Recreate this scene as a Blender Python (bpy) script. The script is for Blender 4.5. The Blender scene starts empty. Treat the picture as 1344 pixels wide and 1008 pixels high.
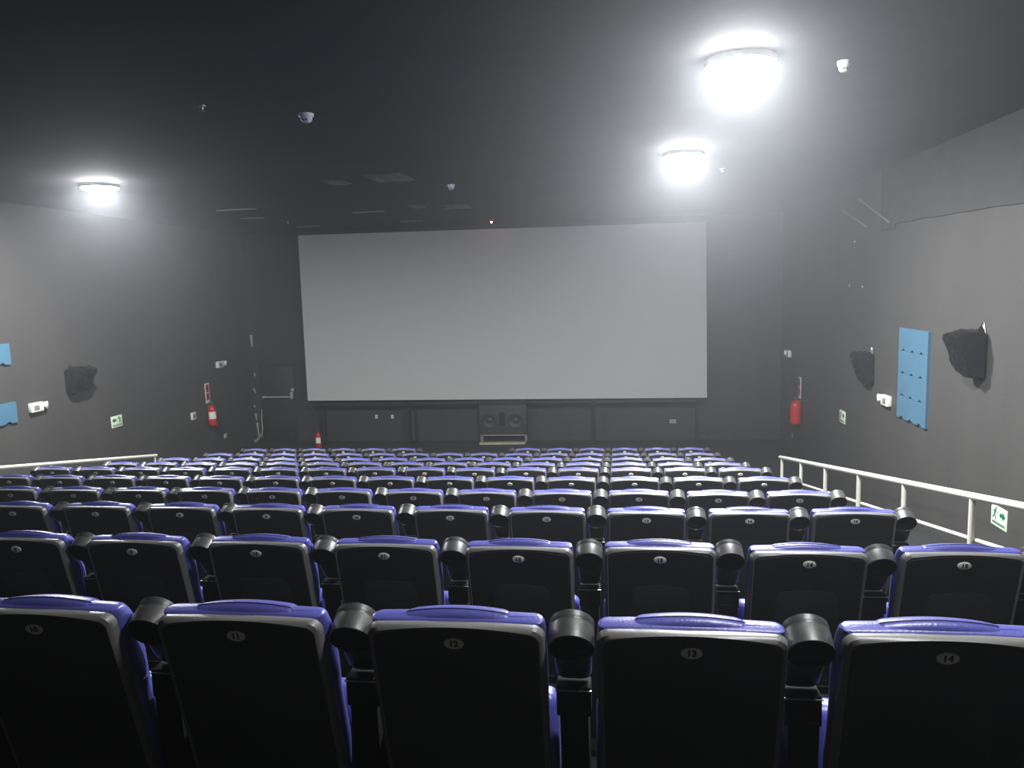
import bpy, bmesh, math, random
from mathutils import Vector, Matrix, noise
random.seed(7)
C = bpy.context.scene.collection
PI = math.pi
ZO = 3.78                     # eye height above the floor in front of the screen
# ------------------------------------------------------------------ camera
F, YAW, PITCH, ROLL = 1003.5, .1334, -.125, -.030
fwd = Vector((-math.sin(YAW)*math.cos(PITCH), math.cos(YAW)*math.cos(PITCH), math.sin(PITCH)))
rt0 = Vector((math.cos(YAW), math.sin(YAW), 0)); up0 = rt0.cross(fwd)
rt = rt0*math.cos(ROLL)+up0*math.sin(ROLL); up = -rt0*math.sin(ROLL)+up0*math.cos(ROLL)
cam_d = bpy.data.cameras.new('camera'); cam = bpy.data.objects.new('camera', cam_d); C.objects.link(cam)
m = Matrix((rt, up, -fwd)).transposed().to_4x4(); m.translation = (0, 0, ZO); cam.matrix_world = m
cam_d.sensor_fit = 'HORIZONTAL'; cam_d.sensor_width = 36; cam_d.lens = 36*F/1344; cam_d.clip_start = .05
bpy.context.scene.camera = cam
def on(ax, val, x, y):        # where a point seen in the photograph lies on one of the room's planes
    d = fwd*F+rt*(x-672)-up*(y-504)
    k = (val-(ZO if ax == 2 else 0))/d[ax]
    return Vector((d.x*k, d.y*k, d.z*k+ZO))
XR, XL, YF, CEIL = 3.915, -9.308, 18.6, 5.33
YB = -1.35
GLOW_HAZE = .0066
LAMP = 640
# ------------------------------------------------------------------ materials
def mat(name, col, rough=.5, metal=0, spec=.5, emit=None, es=0, bump=0, bscale=40, vary=0, vscale=3, coat=0):
    M = bpy.data.materials.new(name); M.use_nodes = True
    nt = M.node_tree; b = nt.nodes['Principled BSDF']
    b.inputs['Base Color'].default_value = (*col, 1); b.inputs['Roughness'].default_value = rough
    b.inputs['Metallic'].default_value = metal; b.inputs['Specular IOR Level'].default_value = spec
    b.inputs['Coat Weight'].default_value = coat
    if emit: b.inputs['Emission Color'].default_value = (*emit, 1); b.inputs['Emission Strength'].default_value = es
    tc = nt.nodes.new('ShaderNodeTexCoord')
    if vary:
        n = nt.nodes.new('ShaderNodeTexNoise'); n.inputs['Scale'].default_value = vscale; n.inputs['Detail'].default_value = 6; n.inputs['Roughness'].default_value = .6
        r = nt.nodes.new('ShaderNodeValToRGB')
        r.color_ramp.elements[0].position = .3; r.color_ramp.elements[1].position = .7
        r.color_ramp.elements[0].color = (*[c*(1-vary) for c in col], 1); r.color_ramp.elements[1].color = (*[min(1, c*(1+vary)) for c in col], 1)
        mp = nt.nodes.new('ShaderNodeMapping'); mp.inputs['Scale'].default_value = (1, 1, .35 if 'wall' in name else 1); nt.links.new(tc.outputs['Object'], mp.inputs['Vector'])
        nt.links.new(mp.outputs['Vector'], n.inputs['Vector']); nt.links.new(n.outputs['Fac'], r.inputs['Fac']); nt.links.new(r.outputs['Color'], b.inputs['Base Color'])
    if bump:
        n2 = nt.nodes.new('ShaderNodeTexNoise'); n2.inputs['Scale'].default_value = bscale; n2.inputs['Detail'].default_value = 4
        bp = nt.nodes.new('ShaderNodeBump'); bp.inputs['Strength'].default_value = bump; bp.inputs['Distance'].default_value = .01
        nt.links.new(tc.outputs['Object'], n2.inputs['Vector']); nt.links.new(n2.outputs['Fac'], bp.inputs['Height']); nt.links.new(bp.outputs['Normal'], b.inputs['Normal'])
    return M
M = dict(
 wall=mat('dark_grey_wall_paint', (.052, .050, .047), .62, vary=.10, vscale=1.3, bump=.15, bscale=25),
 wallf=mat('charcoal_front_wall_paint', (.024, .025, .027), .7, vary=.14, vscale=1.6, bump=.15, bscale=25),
 ceil=mat('black_ceiling_paint', (.020, .020, .024), .85, spec=.2, vary=.15, vscale=.9, bump=.1, bscale=14),
 bulk=mat('black_bulkhead_paint', (.034, .033, .032), .8, vary=.15, vscale=3),
 floor=mat('dark_carpet', (.018, .018, .02), .95, vary=.3, vscale=60, bump=.4, bscale=300),
 screen=mat('screen_vinyl', (.50, .505, .49), .85, vary=.01, vscale=2),
 frame=mat('black_steel', (.012, .012, .013), .5),
 panel=mat('seat_back_plastic', (.009, .010, .010), .5, bump=.12, bscale=600, vary=.1, vscale=8),
 rim=mat('seat_rim_plastic', (.14, .14, .13), .38, bump=.05, bscale=500),
 vinyl=mat('blue_seat_vinyl', (.085, .09, .34), .34, bump=.12, bscale=140, vary=.08, vscale=6),
 matte=mat('matte_black_plastic', (.006, .006, .007), .8, spec=.15),
 piping=mat('dark_blue_piping', (.03, .03, .14), .5),
 black=mat('black_plastic', (.008, .008, .009), .42),
 cup=mat('cup_satin_plastic', (.07, .07, .068), .40, metal=.3, bump=.06, bscale=200),
 gloss=mat('cup_gloss_plastic', (.008, .008, .008), .12),
 steel=mat('worn_steel', (.35, .35, .34), .35, metal=.9),
 slat=mat('dull_slat_paint', (.07, .07, .07), .6),
 bar=mat('pale_grey_paint', (.35, .35, .33), .4),
 plate=mat('number_plate_enamel', (.78, .80, .62), .35),
 ink=mat('black_ink', (.01, .01, .01), .5),
 white=mat('cream_rail_paint', (.50, .49, .42), .4, vary=.06, vscale=5),
 box=mat('white_plastic', (.75, .74, .66), .4),
 lens=mat('lamp_lens', (.8, .8, .75), .15),
 grey=mat('grey_plastic', (.2, .2, .2), .5),
 red=mat('red_enamel', (.45, .015, .015), .3),
 green=mat('sign_green', (.0, .16, .05), .5),
 signw=mat('sign_white', (.70, .80, .62), .45),
 lab=mat('paper_label', (.75, .73, .65), .6),
 blue=mat('blue_acoustic_foam', (.045, .13, .20), .85, vary=.08, vscale=4, bump=.3, bscale=120),
 bag=mat('black_plastic_sheet', (.009, .009, .010), .2, bump=.8, bscale=16),
 spk=mat('speaker_paint', (.025, .028, .028), .6),
 cone=mat('speaker_cone', (.016, .017, .017), .5),
 door=mat('door_paint', (.016, .02, .02), .55),
 cream=mat('raw_board', (.42, .38, .27), .7, vary=.2, vscale=8),
 det=mat('detector_plastic', (.5, .5, .58), .4),
 dark=mat('black_slot', (.004, .004, .004), .9),
 led=mat('red_led', (.3, .02, .02), .4, emit=(1, .3, .25), es=25),
 scrape=mat('bare_plaster', (.42, .41, .38), .8),
 lampdim=mat('dim_lamp_diffuser', (.9, .9, .9), .4, emit=(.97, .98, 1.0), es=LAMP*.13),
 lamp=mat('lamp_diffuser', (.9, .9, .9), .4, emit=(.97, .98, 1.0), es=LAMP),
)
# ------------------------------------------------------------------ mesh helpers
def obj(name, bm, material, parent=None, smooth=35):
    me = bpy.data.meshes.new(name); bmesh.ops.recalc_face_normals(bm, faces=bm.faces); bm.to_mesh(me); bm.free()
    me.materials.append(material)
    if smooth:
        for p in me.polygons: p.use_smooth = True
        me.set_sharp_from_angle(angle=math.radians(smooth))
    o = bpy.data.objects.new(name, me); C.objects.link(o); o.parent = parent
    return o
def box(bm, lo, hi, bev=0, M4=None):
    r = bmesh.ops.create_cube(bm, size=1); vs = r['verts']
    for v in vs:
        v.co = Vector([lo[i]+(hi[i]-lo[i])*(v.co[i]+.5) for i in range(3)])
    if bev:
        es = list({e for v in vs for e in v.link_edges})
        r = bmesh.ops.bevel(bm, geom=es, offset=bev, segments=2, affect='EDGES', profile=.5); vs = list({v for f in r['faces'] for v in f.verts} | {v for v in vs if v.is_valid})
    if M4:
        for v in vs: v.co = M4 @ v.co
    return vs
def loft(bm, rings, cap0=True, cap1=True):
    V = [[bm.verts.new(p) for p in r] for r in rings]; n = len(rings[0])
    for a, b in zip(V, V[1:]):
        for i in range(n): bm.faces.new((a[i], a[(i+1) % n], b[(i+1) % n], b[i]))
    if cap0: bm.faces.new(V[0][::-1])
    if cap1: bm.faces.new(V[-1])
    return V
def lathe(bm, prof, base, axis, n=24, cap0=True, cap1=True):      # prof: (radius, height)
    a = Vector(axis).normalized(); x = a.orthogonal().normalized(); y = a.cross(x); base = Vector(base)
    return loft(bm, [[base+a*h+(x*math.cos(2*PI*i/n)+y*math.sin(2*PI*i/n))*r for i in range(n)] for r, h in prof], cap0, cap1)
def tube(bm, pts, r, n=12):
    pts = [Vector(p) for p in pts]; rings = []; px = None
    for i, p in enumerate(pts):
        d = (pts[min(i+1, len(pts)-1)]-pts[max(i-1, 0)]).normalized()
        x = d.orthogonal().normalized() if px is None else (px-d*px.dot(d)).normalized()
        px = x; y = d.cross(x)
        rings.append([p+(x*math.cos(2*PI*k/n)+y*math.sin(2*PI*k/n))*r for k in range(n)])
    loft(bm, rings)
def prism(bm, pts, depth):                                         # pts 3-D polygon, extruded by the vector depth
    d = Vector(depth); loft(bm, [[Vector(p) for p in pts], [Vector(p)+d for p in pts]])
def thing(name, label, cat, loc=(0, 0, 0), group=None):
    o = bpy.data.objects.new(name, None); C.objects.link(o); o.location = loc; o.empty_display_size = .1
    o['label'] = label; o['category'] = cat
    if group: o['group'] = group
    return o
def tag(o, label, cat, group=None):
    o['label'] = label; o['category'] = cat
    if group: o['group'] = group
    return o
def struct(name, bm, m_, parent=None, smooth=0):
    o = obj(name, bm, m_, parent, smooth)
    if parent is None: o['kind'] = 'structure'
    return o
def text_mesh(body, size, bold=0):
    cu = bpy.data.curves.new('t', 'FONT'); cu.body = body; cu.size = size; cu.align_x = 'CENTER'; cu.align_y = 'CENTER'; cu.offset = bold; cu.extrude = .0006; cu.resolution_u = 3
    o = bpy.data.objects.new('t', cu); C.objects.link(o)
    dg = bpy.context.evaluated_depsgraph_get(); me = bpy.data.meshes.new_from_object(o.evaluated_get(dg))
    bpy.data.objects.remove(o); bpy.data.curves.remove(cu)
    return me
# ------------------------------------------------------------------ room

RY = [1.718, 2.941, 4.214, 5.466, 6.721, 7.991, 9.249, 10.501, 11.768, 13.051]
RZ = [-.847, -1.081, -1.312, -1.550, -1.771, -1.993, -2.229, -2.454, -2.665, -2.862]
FZ = [z+ZO-.92 for z in RZ]                                        # floor height of every row
FZ[9] = 0.0
bm = bmesh.new()
edges = [YB-.2, RY[0]-.78]+[RY[i]-.72 for i in range(1, 10)]+[YF+.3]
heights = [FZ[0]+.24]+FZ
prof = []
for i, h in enumerate(heights): prof += [(edges[i], h), (edges[i+1], h)]
prof += [(YF+.3, -.3), (YB-.2, -.3)]
prism(bm, [(XL-.2, y, z) for y, z in prof], (XR-XL+.4, 0, 0))
struct('floor', bm, M['floor'])
bm = bmesh.new(); box(bm, (XL-.2, YB-.2, CEIL), (XR+.2, YF+.3, CEIL+.2)); ceiling = struct('ceiling', bm, M['ceil'])
bm = bmesh.new(); box(bm, (XR, YB-.2, -.3), (XR+.2, YF+.3, CEIL)); struct('wall_right', bm, M['wall'])
bm = bmesh.new(); box(bm, (XL-.2, YB-.2, -.3), (XL, YF+.3, CEIL)); struct('wall_left', bm, M['wall'])
bm = bmesh.new(); box(bm, (XL, YB-.2, -.3), (XR, YB, CEIL)); struct('wall_back', bm, M['bulk'])
# front wall with the door alcove cut out of it
DX0, DX1, DZ1 = -9.09, -8.11, 2.02
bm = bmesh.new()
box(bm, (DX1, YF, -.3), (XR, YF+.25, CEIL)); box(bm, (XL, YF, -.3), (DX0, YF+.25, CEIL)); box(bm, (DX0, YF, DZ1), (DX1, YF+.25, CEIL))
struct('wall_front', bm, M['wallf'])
bm = bmesh.new(); box(bm, (-7.9, YF-.015, 0), (XR, YF, .10), .003); struct('baseboard_front', bm, M['wallf'])
# door
d = bpy.data.objects.new('door_1', None); C.objects.link(d); d.location = (0, 0, 0); d['kind'] = 'structure'
bm = bmesh.new(); box(bm, (DX0+.03, YF+.05, .02), (DX1-.03, YF+.10, DZ1-.03), .004); obj('door_leaf', bm, M['door'], d)
bm = bmesh.new()
for lo, hi in (((DX0, YF-.01, 0), (DX0+.04, YF+.12, DZ1)), ((DX1-.04, YF-.01, 0), (DX1, YF+.12, DZ1)), ((DX0, YF-.01, DZ1-.04), (DX1, YF+.12, DZ1))): box(bm, lo, hi)
obj('door_frame', bm, M['door'], d)
bz = on(1, YF, 365, 521).z
bm = bmesh.new(); tube(bm, [(DX0+.08, YF-.03, bz), (DX1-.07, YF-.03, bz)], .022); box(bm, (DX0+.07, YF-.05, bz-.03), (DX0+.12, YF+.05, bz+.03), .004)
box(bm, (DX1-.14, YF-.06, bz-.05), (DX1-.07, YF+.05, bz+.13), .008)
obj('push_bar', bm, M['bar'], d)
p = on(1, YF, 386, 512)
bm = bmesh.new(); lathe(bm, [(.05, 0), (.05, .03), (.03, .05)], (DX1-.10, YF+.05, p.z), (0, -1, 0)); obj('door_lock', bm, M['bar'], d)
# bulkhead: black upper band of the right wall, its ragged lower edge ends in a step
bm = bmesh.new()
pts = []; n = 46; y0, y1 = YB, 11.4
low = []
for i in range(n+1):
    y = y0+(y1-y0)*i/n
    z = on(0, XR, 1344, 265).z+(y-8.05)*.0185+random.uniform(-.012, .012)
    low.append((y, z))
low += [(11.42, low[-1][1]-.07), (11.95, on(0, XR, 1160, 303).z-.0), (12.0, on(0, XR, 1150, 300).z+.05), (12.0, CEIL)]
prism(bm, [(XR-.02, y, z) for y, z in low]+[(XR-.02, YB, CEIL)], (.02, 0, 0))
struct('trim_1', bm, M['bulk'])

# ------------------------------------------------------------------ lamps
lamp_pos = [(on(2, CEIL-.06, 971, 90), 'brightest and nearest ceiling lamp, upper right above the seats'),
            (on(2, CEIL-.06, 897, 208), 'white ceiling lamp farther along, above the right corner of the screen'),
            (on(2, CEIL-.06, 131, 249), 'lone white ceiling lamp on the left side of the room')]
l1, l2 = lamp_pos[0][0], lamp_pos[1][0]
lamp_pos.append((l1-(l2-l1), 'ceiling lamp over the camera, next in line with the two right-hand lamps'))
for k, (p, lab) in enumerate(lamp_pos):
    t = thing('ceiling_lamp', lab, 'lamp', (p.x, p.y, CEIL), 'ceiling lamps')
    bm = bmesh.new(); lathe(bm, [(.25, 0.004), (.25, -.03), (.24, -.038), (.225, -.038)], (0, 0, 0), (0, 0, 1), 28); obj('lamp_base', bm, M['grey'], t)
    bm = bmesh.new(); lathe(bm, [(.225, -.035), (.222, -.050), (.20, -.058), (.12, -.064), (.01, -.066)], (0, 0, 0), (0, 0, 1), 24, False, True); obj('lamp_diffuser', bm, M['lampdim' if k == 3 else 'lamp'], t)

# ------------------------------------------------------------------ cinema seats
T = math.radians(14); BZ = .92
U = Vector((0, -math.sin(T), math.cos(T))); W = Vector((0, math.cos(T), math.sin(T)))
def sp(u, v, w): return Vector((u, 0, BZ))+U*v+W*w
def outline(a1, a0, v0, v1, r, arch, w, n=7, nt=14):               # rounded outline with an arched top, half widths a1 above and a0 below
    pts = []
    for i in range(n+1):                                          # lower left corner
        t = PI+PI/2*i/n; pts.append((-a0+r+r*math.cos(t), v0+r+r*math.sin(t)))
    for i in range(n+1):
        t = 3*PI/2+PI/2*i/n; pts.append((a0-r+r*math.cos(t), v0+r+r*math.sin(t)))
    for i in range(5): 
        s = (i+1)/6; pts.append((a0+(a1-a0)*s, v0+r+(v1-r-v0-r)*s))
    for i in range(n+1):
        t = PI/2*i/n; pts.append((a1-r+r*math.cos(t), v1-r+r*math.sin(t)))
    for i in range(nt):
        s = 1-2*(i+1)/(nt+1); pts.append(((a1-r)*s, v1))
    for i in range(n+1):
        t = PI/2+PI/2*i/n; pts.append((-a1+r+r*math.cos(t), v1-r+r*math.sin(t)))
    for i in range(5):
        s = 1-(i+1)/6; pts.append((-a0-(a1-a0)*s, v0+r+(v1-r-v0-r)*s))
    out = []
    for u, v in pts:
        k = max(0, min(1, (v-v1+.12)/.12))
        out.append(sp(u, v-arch*k*(u/a1)**2, w))
    return out
def rounded_slab(bm, c, h, r, n=5):                                # box with generously rounded edges
    rings = []
    cx, cy, cz = c; hx, hy, hz = h
    lv = [(-hz+r-r*math.cos(t), r-r*math.sin(t)) for t in [PI/2*i/n for i in range(n+1)]]
    lv = lv+[(-z, i) for z, i in lv[::-1]]
    for z, ins in lv:
        ring = []
        for qx, qy, t0 in ((1, 1, 0), (-1, 1, PI/2), (-1, -1, PI), (1, -1, 3*PI/2)):
            for i in range(n+1):
                t = t0+PI/2*i/n
                ring.append(Vector((cx+qx*(hx-r)+(r-ins)*math.cos(t), cy+qy*(hy-r)+(r-ins)*math.sin(t), cz+z)))
        rings.append(ring)
    loft(bm, rings)
def seat_meshes():
    P = {}
    bm = bmesh.new()                                               # dark back panel with its moulded lower pocket
    loft(bm, [outline(.202, .203, -.585, .040, .020, .022, .003), outline(.199, .200, -.582, .037, .018, .022, .0)][::-1], True, False)
    n0 = [(-.095, -.125), (0, -.118), (.095, -.125), (.118, -.150), (.150, -.50), (.140, -.52), (-.140, -.52), (-.150, -.50), (-.118, -.150)]
    loft(bm, [[sp(u*.96, (v+.3)*.97-.3, -.0022) for u, v in n0], [sp(u, v, .001) for u, v in n0]], True, False)
    P['back_panel'] = (bm, 'panel')
    bm = bmesh.new()                                               # lighter rim wrapping round the shell
    loft(bm, [outline(.202, .203, -.585, .040, .020, .022, .003), outline(.206, .207, -.589, .0455, .023, .019, .000), outline(.2145, .215, -.597, .0465, .026, .012, .006),
              outline(.2175, .218, -.605, .0450, .028, .008, .016), outline(.219, .219, -.608, .0420, .028, .006, .028), outline(.214, .214, -.60, .036, .026, .006, .034)], False, True)
    P['back_rim'] = (bm, 'rim')
    bm = bmesh.new(); rings = []                                   # blue back cushion, lofted upwards
    sec = [(-.56, .15, .055, .075), (-.55, .19, .05, .095), (-.52, .205, .047, .11), (-.40, .212, .046, .125), (-.28, .214, .046, .115), (-.22, .215, .044, .115), (-.19, .216, .036, .125),
           (-.15, .217, .027, .130), (-.05, .2175, .026, .128), (-.02, .2175, .026, .120), (.005, .2175, .026, .108), (.022, .217, .027, .096), (.034, .216, .029, .082), (.040, .214, .033, .068), (.0415, .206, .040, .058)]
    for v, a, w0, w1 in sec:
        ring = []; n = 10
        rr = min((w1-w0)*.48, .045)
        base = []
        for qx, qw, t0 in ((1, 1, 0), (-1, 1, PI/2), (-1, -1, PI), (1, -1, 3*PI/2)):
            for i in range(5):
                t = t0+PI/2*i/4
                uu = qx*(a-rr)+rr*math.cos(t); ww = (w0+w1)/2+qw*((w1-w0)/2-rr)+rr*math.sin(t)
                base.append((uu, ww))
            # straight runs across the wide faces
            if (qx, qw) in ((1, 1), (-1, -1)):
                s0 = base[-1]
                for i in range(1, 8): base.append((s0[0]*(1-2*i/8), s0[1]))
        for uu, ww in base:
            k = max(0, min(1, (v+.06)/.10))
            ring.append(sp(uu, v-.006*k*(uu/.22)**2, ww))
        rings.append(ring)
    loft(bm, rings); P['back_cushion'] = (bm, 'vinyl')
    bm = bmesh.new()                                               # raised head pad in the middle of the top edge
    loft(bm, [outline(.115, .10, -.10, .030, .02, .012, .036), outline(.131, .118, -.14, .043, .018, .013, .040), outline(.137, .124, -.15, .0505, .018, .014, .048), outline(.139, .126, -.152, .052, .02, .014, .060),
              outline(.139, .126, -.15, .047, .022, .014, .078), outline(.134, .12, -.145, .033, .026, .014, .102), outline(.122, .11, -.13, .008, .026, .012, .126), outline(.10, .09, -.11, -.02, .02, .01, .142)])
    P['head_pad'] = (bm, 'vinyl')
    bm = bmesh.new(); pts = [p for p in outline(.1385, .1255, -.152, .0525, .02, .014, .064) if p.z > BZ+.012]
    pts.sort(key=lambda p: p.x); tube(bm, pts, .0016, 6)             # piping along the head pad
    P['piping'] = (bm, 'piping')
    R = Matrix.Translation((0, .285, .455)) @ Matrix.Rotation(math.radians(-10), 4, 'X')
    bm = bmesh.new(); rounded_slab(bm, (0, -.02, 0), (.231, .05, .19), .035); bmesh.ops.transform(bm, matrix=R, verts=bm.verts)
    P['seat_cushion'] = (bm, 'vinyl')
    bm = bmesh.new(); rounded_slab(bm, (0, .045, -.01), (.225, .02, .17), .015, 3); bmesh.ops.transform(bm, matrix=R, verts=bm.verts)
    P['seat_pan'] = (bm, 'black')
    bm = bmesh.new()                                               # cross bar and the foot that carries the seat
    box(bm, (-.236, .165, .30), (.236, .205, .345), .006); box(bm, (-.03, .17, .0), (.03, .20, .31), .004); box(bm, (-.09, .08, 0), (.09, .28, .012), .003)
    for s in (-1, 1): box(bm, (s*.15-.02, .13, .31), (s*.15+.02, .20, .42), .004)
    P['seat_frame'] = (bm, 'black')
    bm = bmesh.new(); n = 28                                       # oval number plate
    loft(bm, [[sp(.0245*k*math.cos(2*PI*i/n), .0155*k*math.sin(2*PI*i/n), w) for i in range(n)] for k, w in ((.9, -.0040), (1, -.0034), (1, .001))], True, True)
    P['number_plate'] = (bm, 'plate')
    return P
ORD = ['nearest row', 'second row from the camera', 'third row from the camera', 'fourth row from the camera', 'fifth row from the camera', 'sixth row from the camera',
       'fourth row from the screen', 'third row from the screen', 'second row from the screen', 'front row before the screen']
PX = .56
def col_x(c): return .170+(c-13)*PX
nums = {}
for n in range(1, 16):
    me = text_mesh(str(n), .024, .0009); me.name = 'seat_number'
    me.materials.append(M['ink'])
    R = Matrix((Vector((1, 0, 0)), U, -W)).transposed().to_4x4(); R.translation = sp(0, 0, -.0044)
    me.transform(R); nums[n] = me
# ------------------------------------------------------------------ armrests, folded up between the seats
A = math.radians(30)
nrm = Vector((0, -math.cos(A), -math.sin(A)))                      # the way the cup opens
av = Vector((0, -math.sin(A), math.cos(A)))                        # the way the arm points
CB = Vector((0, .122, .930))
def arm_meshes():
    P = {}
    bm = bmesh.new()
    lathe(bm, [(.051, 0), (.056, .004), (.0562, .012), (.0562, .020), (.0555, .022), (.0555, .027), (.0562, .029), (.0565, .072), (.057, .078), (.054, .080), (.0525, .076)], CB, nrm, 32, True, False)
    P['cup_holder'] = (bm, 'cup')
    bm = bmesh.new()
    lathe(bm, [(.0525, .0765), (.050, .04), (.048, .012), (.025, .010), (.006, .013)], CB, nrm, 32, False, True)
    P['cup_liner'] = (bm, 'gloss')
    bm = bmesh.new()                                               # arm body
    top = CB+nrm*.070; Pv = top-av*.165
    rings = []
    for s, hw in ((.0, .040), (.02, .046), (.05, .048), (.09, .049), (.12, .050), (.14, .051)):
        c = Pv+av*s; ring = []
        for i in range(24):
            t = 2*PI*i/24; cx = math.cos(t); cy = math.sin(t)
            ex = abs(cx)**.6*(1 if cx > 0 else -1); ey = abs(cy)**.6*(1 if cy > 0 else -1)
            ring.append(c+Vector((ex*hw, 0, 0))-nrm*(.028-.022*ey*(1 if s > .01 else .7)))
        rings.append(ring)
    loft(bm, rings); P['arm'] = (bm, 'black')
    bm = bmesh.new(); box(bm, (-.044, Pv.y-.030, Pv.z-.075), (.044, Pv.y+.03, Pv.z+.004), .004); P['pivot_box'] = (bm, 'matte')
    bm = bmesh.new(); box(bm, (-.046, Pv.y-.036, Pv.z-.004), (.046, Pv.y-.029, Pv.z-.001), .001)  # bright strip added as the glint along the box's rear top edge
    P['pivot_glint'] = (bm, 'steel')
    bm = bmesh.new()                                               # side stand down to the floor
    st = [(.12, 0), (.34, 0), (.34, .03), (.30, .06), (.27, .5), (Pv.y+.07, Pv.z-.06), (Pv.y-.03, Pv.z-.06), (.13, .45), (.16, .06), (.12, .03)]
    prism(bm, [(-.036, y, z) for y, z in st], (.072, 0, 0)); P['side_stand'] = (bm, 'matte')
    return P, Pv
# ------------------------------------------------------------------ the chairs, row by row
proto = thing('cinema_chair', '', 'chair')
SM = seat_meshes(); AM, Pv = arm_meshes()
parts = [obj(nm, bm, M[mk], proto, 40 if nm != 'back_cushion' else 60) for nm, (bm, mk) in SM.items() if nm != 'piping']
pad = [o for o in parts if o.name == 'head_pad'][0]; pipe = obj('piping', SM['piping'][0], M['piping'], pad, 60)
plate = parts[-1]
numo = bpy.data.objects.new('chair_number', nums[1]); C.objects.link(numo); numo.parent = plate
arm = obj('armrest', AM['arm'][0], M['black'], proto, 35); arm.location = (PX/2, 0, 0)
stand = obj('side_stand', AM['side_stand'][0], M['matte'], proto, 35); stand.location = (PX/2, 0, 0)
subs = [obj(nm, AM[nm][0], M[AM[nm][1]], arm, 35) for nm in ('cup_holder', 'cup_liner', 'pivot_box', 'pivot_glint')]
bm = bmesh.new(); lathe(bm, [(.017, 0), (.017, .03), (.022, .032), (.022, .052), (.018, .056)], (.04, Pv.y+.02, Pv.z-.03), (1, 0, 0), 20); knob = obj('end_knob', bm, M['black'])
for k in [arm, stand, knob]+subs: C.objects.unlink(k)              # originals kept as patterns; every chair gets copies
def add_arm(root, x, end):
    a = arm.copy(); C.objects.link(a); a.parent = root; a.location = (x, 0, 0); a.rotation_euler = (random.uniform(-.02, .02), 0, random.uniform(-.01, .01))
    for k in subs+([knob] if end else []):
        q = k.copy(); C.objects.link(q); q.parent = a
    q = stand.copy(); C.objects.link(q); q.parent = root; q.location = (x, 0, 0)
first = True
for r in range(10):
    for c in range(1, 16):
        if r == 9 and c in (7, 8, 9): continue
        if first: root = proto; num = numo
        else:
            root = proto.copy(); C.objects.link(root)
            for ch in parts:
                k = ch.copy(); C.objects.link(k); k.parent = root
                if ch is pad: k2 = pipe.copy(); C.objects.link(k2); k2.parent = k
                if ch is plate: num = numo.copy(); C.objects.link(num); num.parent = k
        first = False
        num.data = nums[c]
        root.location = (col_x(c)+random.uniform(-.0015, .0015), RY[r]+random.uniform(-.008, .008), FZ[r])
        root.rotation_euler = (random.uniform(-.010, .010), 0, random.uniform(-.005, .005))
        root['label'] = 'black-backed blue vinyl cinema chair numbered %d in the %s' % (c, ORD[r])
        root['group'] = 'cinema chairs in ten rows'
        add_arm(root, PX/2, c == 15)
        if c == 1 or (r == 9 and c == 10): add_arm(root, -PX/2, False)

# ------------------------------------------------------------------ handrails
def handrail(X, y_end, label, pxs, zfun, zmid):
    t = thing('handrail', label, 'handrail', (X, y_end, zfun(y_end)-.885), 'handrails')
    L = Vector(t.location)
    def q(y, dz=0): return Vector((X, y, zfun(y)+dz))-L
    bm = bmesh.new(); tube(bm, [q(1.6), q(y_end)], .027, 16); obj('top_rail', bm, M['white'], t)
    bm = bmesh.new(); tube(bm, [q(1.6, zmid)+Vector((.03, 0, 0)), q(y_end, zmid)+Vector((.03, 0, 0))], .016, 12); obj('lower_rail', bm, M['white'], t)
    for y in pxs:
        bm = bmesh.new(); fl = [h for e, h in zip(edges, heights) if e <= y][-1]
        b = Vector((X, y, fl))-L
        tube(bm, [b, q(y)-Vector((0, 0, .01))], .022, 12); lathe(bm, [(.05, 0), (.05, .008)], b, (0, 0, 1), 16); obj('post', bm, M['white'], t)
RX = 2.5
slope = (on(0, RX, 1344, 665)-on(0, RX, 1024, 600)); sl = slope.z/slope.y; pe = on(0, RX, 1024, 600)
zr = lambda y: pe.z+(y-pe.y)*sl
py = [on(0, RX, x, 640).y for x in (1026, 1051, 1083, 1127, 1187)]+[on(0, RX, 1275, 690).y]
py += [py[-1]-(py[-2]-py[-1])*1.02, py[-1]-(py[-2]-py[-1])*2.1]
handrail(RX, pe.y, 'cream painted handrail along the right aisle', py, zr, -.32)
LX = -7.8
pl = on(0, LX, 205, 598); p0 = on(0, LX, 0, 614); sll = (pl.z-p0.z)/(pl.y-p0.y)
zl = lambda y: pl.z+(y-pl.y)*sll
handrail(LX, pl.y, 'cream painted handrail along the left aisle', [pl.y-.05]+[on(0, LX, x, 612).y for x in (144, 66)]+[8.1, 6.6, 5.1, 3.6, 2.1], zl, -.32)

# ------------------------------------------------------------------ screen and what stands below it
YS = 18.2
a, b_, c_, e_ = [on(1, YS, *q) for q in ((391, 309), (927, 291), (928, 522), (404, 526))]
t = thing('projection_screen', 'large blank pale grey projection screen on the front wall', 'screen', ((a.x+b_.x)/2, YS, 0))
L = Vector(t.location)
bm = bmesh.new(); prism(bm, [q-L for q in (a, b_, c_, e_)], (0, .02, 0)); obj('screen_surface', bm, M['screen'], t, 0)
bm = bmesh.new(); zb = min(c_.z, e_.z); zt = min(a.z, b_.z)
box(bm, Vector((e_.x+.05, YS+.03, zb+.02))-L, Vector((c_.x-.05, YS+.09, zb+.10))-L); box(bm, Vector((e_.x+.05, YS+.03, zt-.12))-L, Vector((c_.x-.05, YS+.09, zt-.04))-L)
box(bm, Vector((e_.x+.05, YS+.03, zb-.10))-L, Vector((c_.x-.12, YS+.09, zb-.04))-L)
obj('screen_frame', bm, M['frame'], t)
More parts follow.
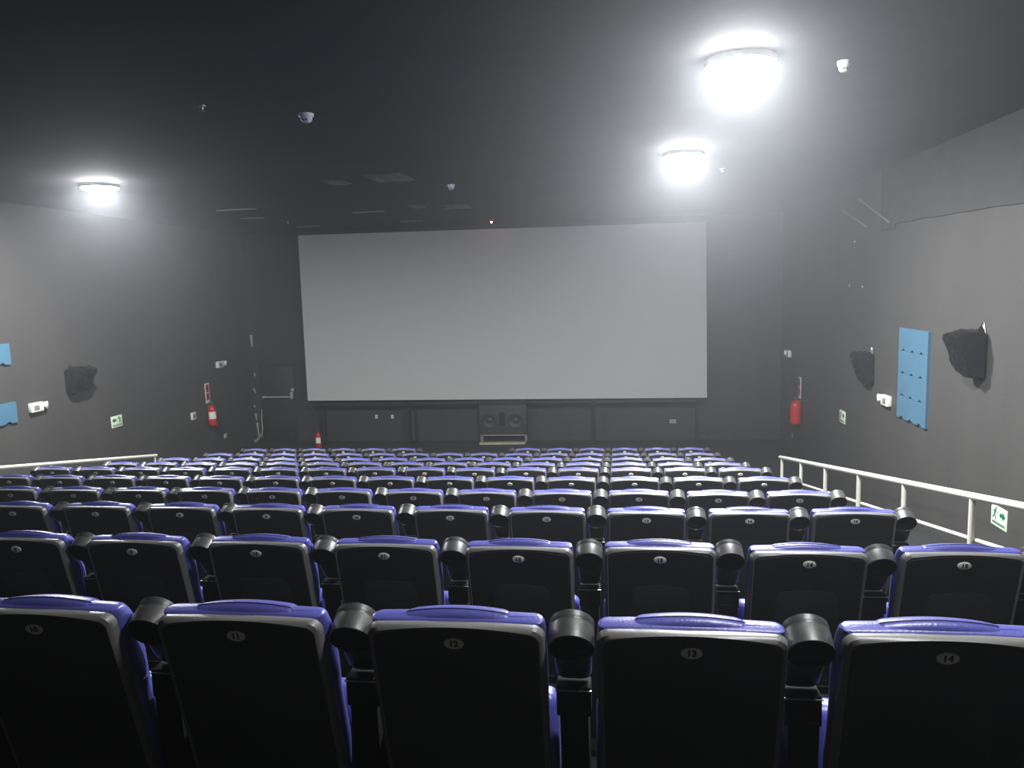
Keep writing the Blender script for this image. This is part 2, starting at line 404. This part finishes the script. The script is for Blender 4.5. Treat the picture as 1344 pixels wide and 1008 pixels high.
for px_ in (420, 537, 780, 915):
    x = on(1, YS, px_, 555).x
    bm = bmesh.new(); box(bm, Vector((x-.035, YS+.03, 0))-L, Vector((x+.035, YS+.10, zt-.1))-L, .004)
    box(bm, Vector((x-.10, YS+.0, 0))-L, Vector((x+.10, YS+.14, .012))-L)
    obj('screen_post', bm, M['frame'], t)
# speaker cabinet on its little stand
sa = on(1, YS+.05, 628, 526); sb = on(1, YS+.05, 691, 571)
SY = YS+.11
t = thing('screen_speaker', 'wide dark cinema speaker with two round woofers below the screen', 'speaker', ((sa.x+sb.x)/2, SY, 0))
zc0, zc1 = sb.z, sa.z+.10; hw = (sb.x-sa.x)/2
bm = bmesh.new(); box(bm, (-hw, 0, zc0), (hw, .26, zc1), .008)
obj('cabinet', bm, M['spk'], t)
for s in (-1, 1):
    c = on(1, SY, 642 if s < 0 else 677, 552)-Vector(t.location)
    bm = bmesh.new(); lathe(bm, [(.205, .0), (.205, .022), (.185, .024), (.172, .006)], (c.x, 0, c.z), (0, -1, 0), 32, False, False)
    w = obj('woofer', bm, M['spk'], t)
    bm = bmesh.new(); lathe(bm, [(.178, .012), (.165, .020), (.15, .014), (.07, .003), (.065, .006), (.04, .018), (.005, .022)], (c.x, 0, c.z), (0, -1, 0), 32, False, True); obj('cone', bm, M['cone'], w)
c = on(1, SY, 659, 550)-Vector(t.location)
bm = bmesh.new(); box(bm, (c.x-.07, -.006, c.z-.17), (c.x+.07, .01, c.z+.17), .003); obj('horn_slot', bm, M['dark'], t)
bm = bmesh.new()
for s in (-1, 1):
    for y in (.02, .22): box(bm, (s*(hw-.03)-.02, y-.02, 0), (s*(hw-.03)+.02, y+.02, zc0), .003)
box(bm, (-hw, 0, zc0-.03), (hw, .24, zc0), .003)
obj('stand', bm, M['grey'], t)
# raw board on the floor under the speaker
g = on(1, SY-.06, 632, 586); h = on(1, SY-.06, 689, 582)
bm = bmesh.new(); box(bm, (-.56, -.02, 0), (.56, .16, .045), .003, Matrix.Translation(((g.x+h.x)/2, SY-.20, 0)) @ Matrix.Rotation(.04, 4, 'Z'))
tag(obj('wooden_board', bm, M['cream']), 'pale bare board lying on the floor under the screen speaker', 'board')

# fire extinguishers
def extinguisher(loc, label, standing=False, wall=0, h=.52, r=.085):
    t = thing('fire_extinguisher', label, 'fire extinguisher', loc, 'fire extinguishers')
    bm = bmesh.new(); lathe(bm, [(r*.85, 0), (r, .02), (r, h*.72), (r*.92, h*.80), (r*.55, h*.88), (r*.3, h*.91), (r*.28, h*.94)], (0, 0, 0), (0, 0, 1), 28); obj('cylinder', bm, M['red'], t)
    if wall != 1: bm = bmesh.new(); lathe(bm, [(r*1.015, h*.30), (r*1.015, h*.62)], (0, 0, 0), (0, 0, 1), 28, False, False)
    for f in [] if wall == 1 else [f for f in bm.faces if (Vector((0, -1, 0))*1+Vector((-wall*.9, 0, 0))).normalized().dot(f.calc_center_median().xy.to_3d().normalized()) < .55]: bm.faces.remove(f)
    if wall != 1: obj('label_sheet', bm, M['lab'], t, 60)
    bm = bmesh.new(); lathe(bm, [(r*.25, h*.93), (r*.25, h*.98), (r*.12, h*1.0)], (0, 0, 0), (0, 0, 1), 16)
    box(bm, (-.012, -.10, h*.985), (.012, .03, h*1.0), .002); box(bm, (-.012, -.12, h*1.03), (.012, .03, h*1.045), .002); box(bm, (-.012, .0, h*.95), (.012, .03, h*1.04), .002)
    obj('valve_handle', bm, M['steel'], t)
    bm = bmesh.new(); s = -wall if wall else 1
    tube(bm, [(0, -.03, h*.95), (s*r*.7, -.05, h*.92), (s*r*1.15, -.05, h*.75), (s*r*1.2, -.03, h*.35), (s*r*1.15, -.03, h*.15)], .009, 8); obj('hose', bm, M['black'], t)
    if wall:
        bm = bmesh.new(); box(bm, (min(0, wall*(r+.035)), -.02, h*.86), (max(0, wall*(r+.035)), .02, h*.90), .003); obj('wall_bracket', bm, M['steel'], t)
    return t
p = on(0, XL+.12, 280, 558); q = on(0, XL+.12, 280, 528)
extinguisher((XL+.12, p.y, p.z), 'red fire extinguisher hung on the left wall below its sign', wall=-1, h=q.z-p.z, r=.10)
p = on(0, XR-.12, 1044, 556); q = on(0, XR-.12, 1044, 522)
extinguisher((XR-.12, p.y, p.z), 'red fire extinguisher hung on the right wall beyond the handrail', wall=1, h=q.z-p.z, r=.115)
p = on(2, 0, 419, 588)
extinguisher((p.x, p.y, 0), 'red fire extinguisher standing on the floor below the left screen corner', h=.44, r=.075)

def wall_card(name, label, cat, X, px, py, wy, hz, group=None, dx=.008, mk='signw'):
    p = on(0, X, px, py); s = -1 if X > 0 else 1
    t = thing(name, label, cat, (X, p.y, p.z), group)
    bm = bmesh.new(); box(bm, (min(0, s*dx), -wy/2, -hz/2), (max(0, s*dx), wy/2, hz/2), .0015); obj('sign_board', bm, M[mk], t)
    return t, s
def flat_poly(bm, pts, s, off, mirror):                            # polygon on a side wall: (along-wall, up)
    k = -1 if s < 0 else 1
    prism(bm, [(s*off, (a*k)*mirror, b) for a, b in pts], (s*.002, 0, 0))
def exit_sign(label, X, px, py, wy=.32, hz=.215):
    t, s = wall_card('exit_sign', label, 'sign', X, px, py, wy, hz, 'evacuation route signs')
    # seen from inside, "right" on the right wall is towards the camera (-y), on the left wall it is +y
    toR = lambda a: a
    def P(pts):                                                    # pts in sign coordinates, x to the reader's right
        k = 1 if s > 0 else -1
        return [(s*.0082, k*x, z) for x, z in pts]
    fl = 1 if X > 0 else -1                                        # the left wall's signs point left
    bm = bmesh.new(); d = (s*.0015, 0, 0)
    def poly(pts): prism(bm, P([(x*fl, z) for x, z in pts]), d)
    poly([(.015, .005), (.075, .005), (.075, -.022), (.135, .028), (.075, .078), (.075, .05), (.015, .05)])
    obj('arrow', bm, M['green'], t, 0)
    bm = bmesh.new()
    poly([(-.060+.016*math.cos(i*PI/6), .078+.016*math.sin(i*PI/6)) for i in range(12)])
    def limb(x0, z0, x1, z1, w):
        dx, dz = x1-x0, z1-z0; l = math.hypot(dx, dz); nx, nz = -dz/l*w/2, dx/l*w/2
        poly([(x0+nx, z0+nz), (x1+nx, z1+nz), (x1-nx, z1-nz), (x0-nx, z0-nz)])
    limb(-.068, .062, -.090, .012, .026); limb(-.070, .056, -.112, .050, .011); limb(-.112, .052, -.120, .024, .010); limb(-.066, .052, -.036, .034, .011); limb(-.036, .034, -.020, .046, .010)
    limb(-.088, .016, -.062, -.010, .015); limb(-.062, -.008, -.070, -.044, .013); limb(-.092, .014, -.104, -.020, .015); limb(-.104, -.018, -.136, -.022, .012)
    obj('running_figure', bm, M['green'], t, 0)
    bm = bmesh.new()
    x = -.13
    while x < .13:
        w = random.uniform(.006, .011); poly([(x, -.082), (x+w, -.082), (x+w, -.060), (x, -.060)]); x += w+.005
    obj('lettering', bm, M['green'], t, 0)
exit_sign('evacuation sign with right-pointing arrow just under the right handrail', XR, 1312, 679)
exit_sign('small evacuation sign on the right wall left of the blue panels', XR, 1106, 547)
exit_sign('evacuation sign with left-pointing arrow on the left wall', XL, 153, 553)

def ext_sign(label, X, px, py):
    t, s = wall_card('fire_extinguisher_sign', label, 'sign', X, px, py, .19, .46, 'fire extinguisher signs', mk='lab')
    bm = bmesh.new()
    for z0, z1 in ((.02, .20), (-.16, -.0)): prism(bm, [(s*.0082, -.065, z0), (s*.0082, .065, z0), (s*.0082, .065, z1), (s*.0082, -.065, z1)], (s*.001, 0, 0))
    obj('red_field', bm, M['red'], t, 0)
    bm = bmesh.new()
    for zc in (.11, -.08): prism(bm, [(s*.0095, .03*math.cos(i*PI/5), zc+.045*math.sin(i*PI/5)) for i in range(10)], (s*.001, 0, 0))
    obj('pictogram', bm, M['ink'], t, 0)
ext_sign('tall narrow sign above the extinguisher on the left wall', XL, 272, 516)
ext_sign('tall narrow sign above the extinguisher on the right wall', XR, 1050, 509)

def emergency_light(label, X, px, py, sc=1):
    p = on(0, X, px, py); s = -1 if X > 0 else 1
    t = thing('emergency_light', label, 'emergency light', (X, p.y, p.z), 'emergency lights')
    f = 1                                                           # lamp heads sit on the screen side of the box
    bm = bmesh.new(); box(bm, (min(0, s*.07), -.17*sc, -.075), (max(0, s*.07), .10*sc, .075), .012); obj('battery_box', bm, M['box'], t)
    bm = bmesh.new(); box(bm, (min(s*.0705, s*.066), -.12*sc, -.05), (max(s*.0705, s*.066), -.0, .035), .002); obj('front_grille', bm, M['grey'], t)
    for dy, dz in ((.15, .01),):
        bm = bmesh.new(); ax = Vector((s*.8, .45, -.1)).normalized()
        lathe(bm, [(.02, -.05), (.045, -.03), (.062, .02), (.064, .035)], (s*.05, dy*sc, dz+.0), ax, 20, True, False); hd = obj('lamp_head', bm, M['box'], t)
        bm = bmesh.new(); lathe(bm, [(.063, .034), (.03, .042), (.003, .044)], (s*.05, dy*sc, dz), ax, 20, False, True); obj('lens', bm, M['lens'], hd)
    bm = bmesh.new(); tube(bm, [(s*.03, .06*sc, 0), (s*.04, .16*sc, .01)], .014, 8); obj('swivel', bm, M['box'], t)
emergency_light('white emergency light on the left wall nearer the camera', XL, 47, 534)
emergency_light('white emergency light high on the left wall above the extinguisher', XL, 288, 478, 1.1)
emergency_light('white emergency light on the right wall beside the blue panels', XR, 1165, 525)
emergency_light('white emergency light on the right wall near the screen corner', XR, 1037, 464, .8)

# blue acoustic tiles: each has a row of notches along its lower edge
def foam(label, X, y0, y1, z0, z1, grp):
    s = -1 if X > 0 else 1; th = .035
    t = thing('acoustic_panel', label, 'acoustic panel', (X, (y0+y1)/2, (z0+z1)/2), grp)
    hy, hz = (y1-y0)/2, (z1-z0)/2-.001
    bm = bmesh.new(); n = 6
    pts = [(-hy, hz), (hy, hz)]
    # lower edge: three short teeth between bevelled notches
    low = [(hy, -hz)]
    for k in (.62, .0, -.62):
        c = k*hy; low += [(c+.075, -hz), (c+.015, -hz+.035), (c-.075, -hz)]
    low.append((-hy, -hz))
    prism(bm, [(-s*.006, a, b) for a, b in pts+low], (s*(th+.006), 0, 0))
    obj('foam_tile', bm, M['blue'], t, 0)
    bm = bmesh.new(); box(bm, (min(0, s*.012), -hy+.01, -hz+.003), (max(0, s*.012), hy-.01, -hz+.05)); obj('backing_strip', bm, M['dark'], t, 0)
ya, yb = on(0, XR, 1220, 500).y, on(0, XR, 1182, 490).y
zt_, zb_ = on(0, XR, 1200, 432).z, on(0, XR, 1200, 555).z
names = ['topmost blue acoustic tile of the stack on the right wall', 'second blue acoustic tile from the top on the right wall', 'third blue acoustic tile from the top on the right wall', 'lowest blue acoustic tile of the stack on the right wall']
H = (zt_-zb_)/4
for i in range(4): foam(names[i], XR, ya, yb, zt_-(i+1)*H, zt_-i*H, 'blue acoustic tiles on the right wall')
y1 = on(0, XL, 11, 465).y; z1_ = on(0, XL, 5, 451).z; z2_ = on(0, XL, 5, 479).z
foam('upper blue acoustic tile at the left edge of the photo', XL, y1-.98, y1, z2_, z1_, 'blue acoustic tiles on the left wall')
y1 = on(0, XL, 20, 542).y; z1_ = on(0, XL, 8, 529).z; z2_ = on(0, XL, 8, 557).z
foam('lower blue acoustic tile at the left edge of the photo', XL, y1-.98, y1, z2_, z1_, 'blue acoustic tiles on the left wall')

# surround speakers wrapped in black plastic sheet
def bagged(label, X, pt, pb, yc, wy, d1, d0, seed):
    s = -1 if X > 0 else 1
    zt = pt; zb = pb; h = zt-zb
    t = thing('wall_speaker', label, 'speaker', (X, yc, (zt+zb)/2), 'surround speakers wrapped in plastic')
    bm = bmesh.new(); hz = h/2
    prof = [(0.02, hz*.92), (d1*.55, hz*1.0), (d1, hz*.80), (d1*.96, hz*.62), (d0*1.25, -hz*.55), (d0, -hz*.86), (0.02, -hz)]
    rings = []
    N = 20
    # resample profile
    rp = []
    for i in range(len(prof)):
        a0, b0 = prof[i]; a1, b1 = prof[(i+1) % len(prof)]
        for k in range(8): rp.append((a0+(a1-a0)*k/8, b0+(b1-b0)*k/8))
    for j in range(N+1):
        y = -wy/2+wy*j/N; e = 1-.10*abs(2*j/N-1)**4
        ring = []
        for a_, b2 in rp:
            v = Vector((a_*e, y, b2*e)); nn = noise.noise_vector(v*9+Vector((seed*7.3, 0, 0)))*.024+noise.noise_vector(v*26+Vector((seed*3.1, 0, 0)))*.012
            ring.append(Vector((s*max(.004, v.x+nn.x), v.y+nn.y*.7, v.z+nn.z)))
        rings.append(ring)
    loft(bm, rings); obj('plastic_wrap', bm, M['bag'], t, 24)
    bm = bmesh.new()                                               # loose twisted tail of the sheet at the top against the wall
    loft(bm, [[(s*.01, -.05-wy*.2, hz*.8), (s*.10, -.02-wy*.2, hz*.8), (s*.05, .06-wy*.2, hz*.8)], [(s*.01, -.01-wy*.2, hz*1.28), (s*.03, .0-wy*.2, hz*1.25), (s*.015, .015-wy*.2, hz*1.27)]])
    obj('sheet_tail', bm, M['bag'], t, 0)
    bm = bmesh.new(); box(bm, (min(0, s*.03), -.06, -hz*1.1), (max(0, s*.03), .06, hz*1.0), .003); obj('wall_mount', bm, M['frame'], t)
p1 = on(0, XR, 1292, 432); p2 = on(0, XR, 1296, 500)
bagged('near wall speaker wrapped in shiny black plastic, right of the blue tiles', XR, p1.z, p2.z+.01, 8.78, .34, .35, .19, 1)
p1 = on(0, XR, 1146, 462); p2 = on(0, XR, 1146, 506)
bagged('far wall speaker in crumpled black plastic, left of the blue tiles', XR, p1.z, p2.z, on(0, XR, 1144, 480).y+.05, .40, .29, .13, 2)
p1 = on(0, XL, 95, 481); p2 = on(0, XL, 95, 517)
bagged('black plastic wrapped speaker alone on the left wall', XL, p1.z, p2.z, on(0, XL, 97, 500).y-.0, .46, .33, .15, 3)

# small fittings
def small(name, label, cat, pos, size, mk, group=None, bev=.003, normal_axis=0, extra=None):
    t = thing(name, label, cat, pos, group); bm = bmesh.new()
    box(bm, [-v/2 for v in size], [v/2 for v in size], bev); obj('cover_plate', bm, M[mk], t)
    if extra:
        for lo, hi in extra: 
            bm = bmesh.new(); box(bm, lo, hi, .001); obj('insert', bm, M['grey' if mk != 'grey' else 'dark'], t)
    return t
p = on(0, XL+.02, 254, 546)
small('wall_socket', 'white framed switch box on the left wall beside the extinguisher', 'socket', p, (.04, .16, .16), 'box', extra=[((.018, -.045, -.05), (.023, .055, .05))])
p = on(0, XL+.02, 296, 572)
small('cable_box', 'small yellowish cable box low on the left wall', 'box', p, (.04, .10, .10), 'cream', extra=[((.018, -.02, -.02), (.022, .02, .02))])
for k, px_ in enumerate((494, 515)):
    p = on(1, YF-.015, px_, 547)
    small('wall_socket', ('left' if k == 0 else 'right')+' one of two white sockets on the front wall under the screen', 'socket', p, (.06, .03, .09), 'box', 'paired sockets under the screen', extra=[((-.012, -.018, -.02), (.012, -.014, .02))])
p = on(1, YF-.015, 883, 553); small('wall_socket', 'single cream socket on the front wall right of the speaker', 'socket', p, (.15, .03, .09), 'cream', extra=[((-.04, -.018, -.02), (.04, -.014, .02))])
# plaster scrapes left of the door, cord and cloth heap at its foot
bm = bmesh.new()
for (x0, y0_, x1, y1_, w) in ((330, 440, 331, 455, .045), (334, 490, 335, 494, .03), (333, 510, 336, 516, .03), (336, 543, 337, 551, .03), (334, 532, 335, 535, .03), (338, 555, 340, 574, .03)):
    a0 = on(1, YF-.002, x0, y0_); a1 = on(1, YF-.002, x1, y1_)
    prism(bm, [(a0.x-w, YF-.004, a0.z), (a0.x+w*.6, YF-.004, a0.z+.01), (a1.x+w*.3, YF-.004, a1.z), (a1.x-w*.4, YF-.004, a1.z)], (0, .004, 0))
o = struct('trim_2', bm, M['scrape'])
p = on(2, 0, 336, 583)
t = thing('cloth_scrap', 'small heap of pale torn cloth at the foot of the door frame', 'cloth', (p.x-.02, YF-.14, 0))
bm = bmesh.new(); rings = []
for i in range(9):
    s_ = i/8; cx = -.12+.20*s_; r = .035+.045*math.sin(PI*s_)
    rings.append([Vector((cx, .02*math.sin(5*s_)+r*math.cos(k*PI/4)*.8, max(.003, .04+.20*s_*s_+r*math.sin(k*PI/4)*(.6+.3*math.sin(3*k+5*i))))) for k in range(8)])
loft(bm, rings); obj('cloth', bm, M['cream'], t, 60)
bm = bmesh.new(); tube(bm, [(.06, .03, .12), (.08, .08, .35), (.06, .11, .60), (.08, .12, .85)], .012, 8); obj('hanging_strip', bm, M['cream'], t)
# chips on the right hand wall by the rail's far end
bm = bmesh.new()
for X, lst in ((XR, ((1020, 575, .05, .05), (1040, 571, .04, .09), (1132, 376, .03, .03), (1115, 375, .03, .03), (1061, 621, .04, .10), (1063, 632, .05, .04), (1122, 317, .03, .03))),):
    for px_, py_, wy, wz in lst:
        p = on(0, X, px_, py_)
        prism(bm, [(X-.003, p.y-wy, p.z-wz*.4), (X-.003, p.y+wy*.3, p.z-wz*.7), (X-.003, p.y+wy, p.z+wz*.2), (X-.003, p.y-wy*.2, p.z+wz*.7)], (.003, 0, 0))
struct('trim_3', bm, M['scrape'])
# the two bright slanting battens at the end of the bulkhead
for k, (q0, q1) in enumerate((((1128, 262), (1168, 292)), ((1105, 275), (1138, 298)))):
    bm = bmesh.new(); tube(bm, [on(0, XR-.015, *q0), on(0, XR-.015, *q1)], .012, 8)
    o = tag(obj('slanted_batten', bm, M['grey']), ('right' if k == 0 else 'left')+' one of two thin slanting battens high on the right wall', 'batten', 'slanting battens high on the right wall')
    
# ceiling fittings
def detector(label, px_, py_, r, mk='det'):
    p = on(2, CEIL-.03, px_, py_)
    t = thing('smoke_detector', label, 'smoke detector', (p.x, p.y, CEIL), 'ceiling detectors')
    bm = bmesh.new(); lathe(bm, [(r, 0), (r, -.018), (r*.92, -.030)], (0, 0, 0), (0, 0, 1), 28); obj('detector_base', bm, M[mk], t)
    bm = bmesh.new(); lathe(bm, [(r*.8, -.028), (r*.74, -.055), (r*.5, -.072), (r*.1, -.076)], (0, 0, 0), (0, 0, 1), 28); h_ = obj('detector_head', bm, M[mk], t)
    bm = bmesh.new()
    for a_ in (-1.9, -1.25): lathe(bm, [(r*.16, 0), (r*.16, .006)], (r*.68*math.cos(a_), r*.68*math.sin(a_), -.055), (math.cos(a_), math.sin(a_), -.6), 12)
    obj('sensor_window', bm, M['dark'], h_)
detector('larger pale round smoke detector on the dark ceiling, upper left', 402, 154, .065)
detector('small smoke detector on the ceiling above the middle of the screen', 592, 245, .055)
detector('shiny round detector on the ceiling right of the brightest lamp', 1108, 86, .048, 'box')
p = on(2, CEIL-.02, 645, 291)
t = thing('indicator_light', 'tiny glowing red indicator on the ceiling above the screen', 'indicator light', (p.x, p.y, CEIL))
bm = bmesh.new(); lathe(bm, [(.04, 0), (.04, -.015)], (0, 0, 0), (0, 0, 1), 16); obj('indicator_base', bm, M['frame'], t)
bm = bmesh.new(); lathe(bm, [(.018, -.014), (.018, -.035), (.008, -.045)], (0, 0, 0), (0, 0, 1), 12); obj('indicator_bulb', bm, M['led'], t)
for k, (px_, py_, lab) in enumerate(((265, 142, 'tiny sprinkler head on the ceiling above the left lamp'), (378, 292, 'tiny sprinkler head on the ceiling at the screen upper left corner'), (948, 223, 'tiny sprinkler head on the ceiling beside the far right lamp'))):
    p = on(2, CEIL-.02, px_, py_)
    t = thing('ceiling_sprinkler', lab, 'sprinkler', (p.x, p.y, CEIL), 'sprinkler heads')
    bm = bmesh.new(); lathe(bm, [(.035, .01), (.033, -.008), (.012, -.012), (.010, -.035)], (0, 0, 0), (0, 0, 1), 16); obj('escutcheon', bm, M['steel'], t)
    bm = bmesh.new(); lathe(bm, [(.022, -.040), (.022, -.043)], (0, 0, 0), (0, 0, 1), 16); tube(bm, [(-.012, 0, -.03), (-.014, 0, -.042)], .003, 6); tube(bm, [(.012, 0, -.03), (.014, 0, -.042)], .003, 6); obj('deflector', bm, M['steel'], t)
# paler rectangular vents let into the ceiling
for k, (px_, py_, wx, wy, lab) in enumerate(((442, 239, .30, .5, 'left of the pair of oblong ceiling vents'), (511, 233, .55, .75, 'double slotted ceiling vent above the screen centre left'), (600, 271, .45, .6, 'small slotted ceiling vent nearest the screen top'),
        (547, 271, .25, .5, 'faint narrow ceiling vent left of the slotted vent nearest the screen'))):
    p = on(2, CEIL-.01, px_, py_)
    t = thing('ceiling_vent', lab, 'vent', (p.x, p.y, CEIL), 'ceiling vents')
    bm = bmesh.new(); box(bm, (-wx/2, -wy/2, -.010), (wx/2, wy/2, 0), .002); obj('vent_plate', bm, M['frame'], t)
    nsl = 2 if wx > .4 else 1
    for q_ in range(nsl):
        x0 = -wx/2+.03+q_*(wx/nsl); bm = bmesh.new(); box(bm, (x0, -wy/2+.03, -.022), (x0+wx/nsl-.10, wy/2-.03, -.008), .002); obj('vent_slat', bm, M['slat'], t)
for k, (px_, py_, w_, lab) in enumerate(((310, 275, .75, 'longest thin pale strip on the ceiling left of the screen'), (331, 286, .5, 'short pale ceiling strip just beyond the longest one'), (484, 278, .65, 'thin pale ceiling strip above the left part of the screen'),
        (405, 297, .55, 'faint pale ceiling strip at the screen upper left corner'), (540, 290, .5, 'faint pale ceiling strip over the screen, left of the red indicator'), (606, 276, .55, 'thin pale ceiling strip touching the small slotted vent'))):
    p = on(2, CEIL-.005, px_, py_)
    bm = bmesh.new(); box(bm, (-w_/2, -.035, -.016), (w_/2, .035, 0), .003, Matrix.Translation((p.x, p.y-(.45 if k == 5 else 0), CEIL)))
    tag(obj('ceiling_strip', bm, M['grey']), lab, 'ceiling strip', 'thin ceiling strips')

# ------------------------------------------------------------------ world and view
w = bpy.data.worlds.new('world'); bpy.context.scene.world = w; w.use_nodes = True
vs = w.node_tree.nodes.new('ShaderNodeVolumeScatter'); vs.inputs['Density'].default_value = GLOW_HAZE; vs.inputs['Anisotropy'].default_value = .74; vs.inputs['Color'].default_value = (.92, .96, 1, 1)   # thin scattering haze added to give the lamps a soft glow
w.node_tree.links.new(vs.outputs[0], w.node_tree.nodes['World Output'].inputs['Volume'])
w.node_tree.nodes['Background'].inputs[0].default_value = (.5, .6, .8, 1); w.node_tree.nodes['Background'].inputs[1].default_value = 0
sc = bpy.context.scene
sc.view_settings.view_transform = 'Standard'; sc.view_settings.look = 'None'; sc.view_settings.gamma = 1; sc.view_settings.exposure = 1.0
sc.cycles.use_denoising = True
sc.cycles.max_bounces = 6; sc.cycles.diffuse_bounces = 4; sc.cycles.glossy_bounces = 3
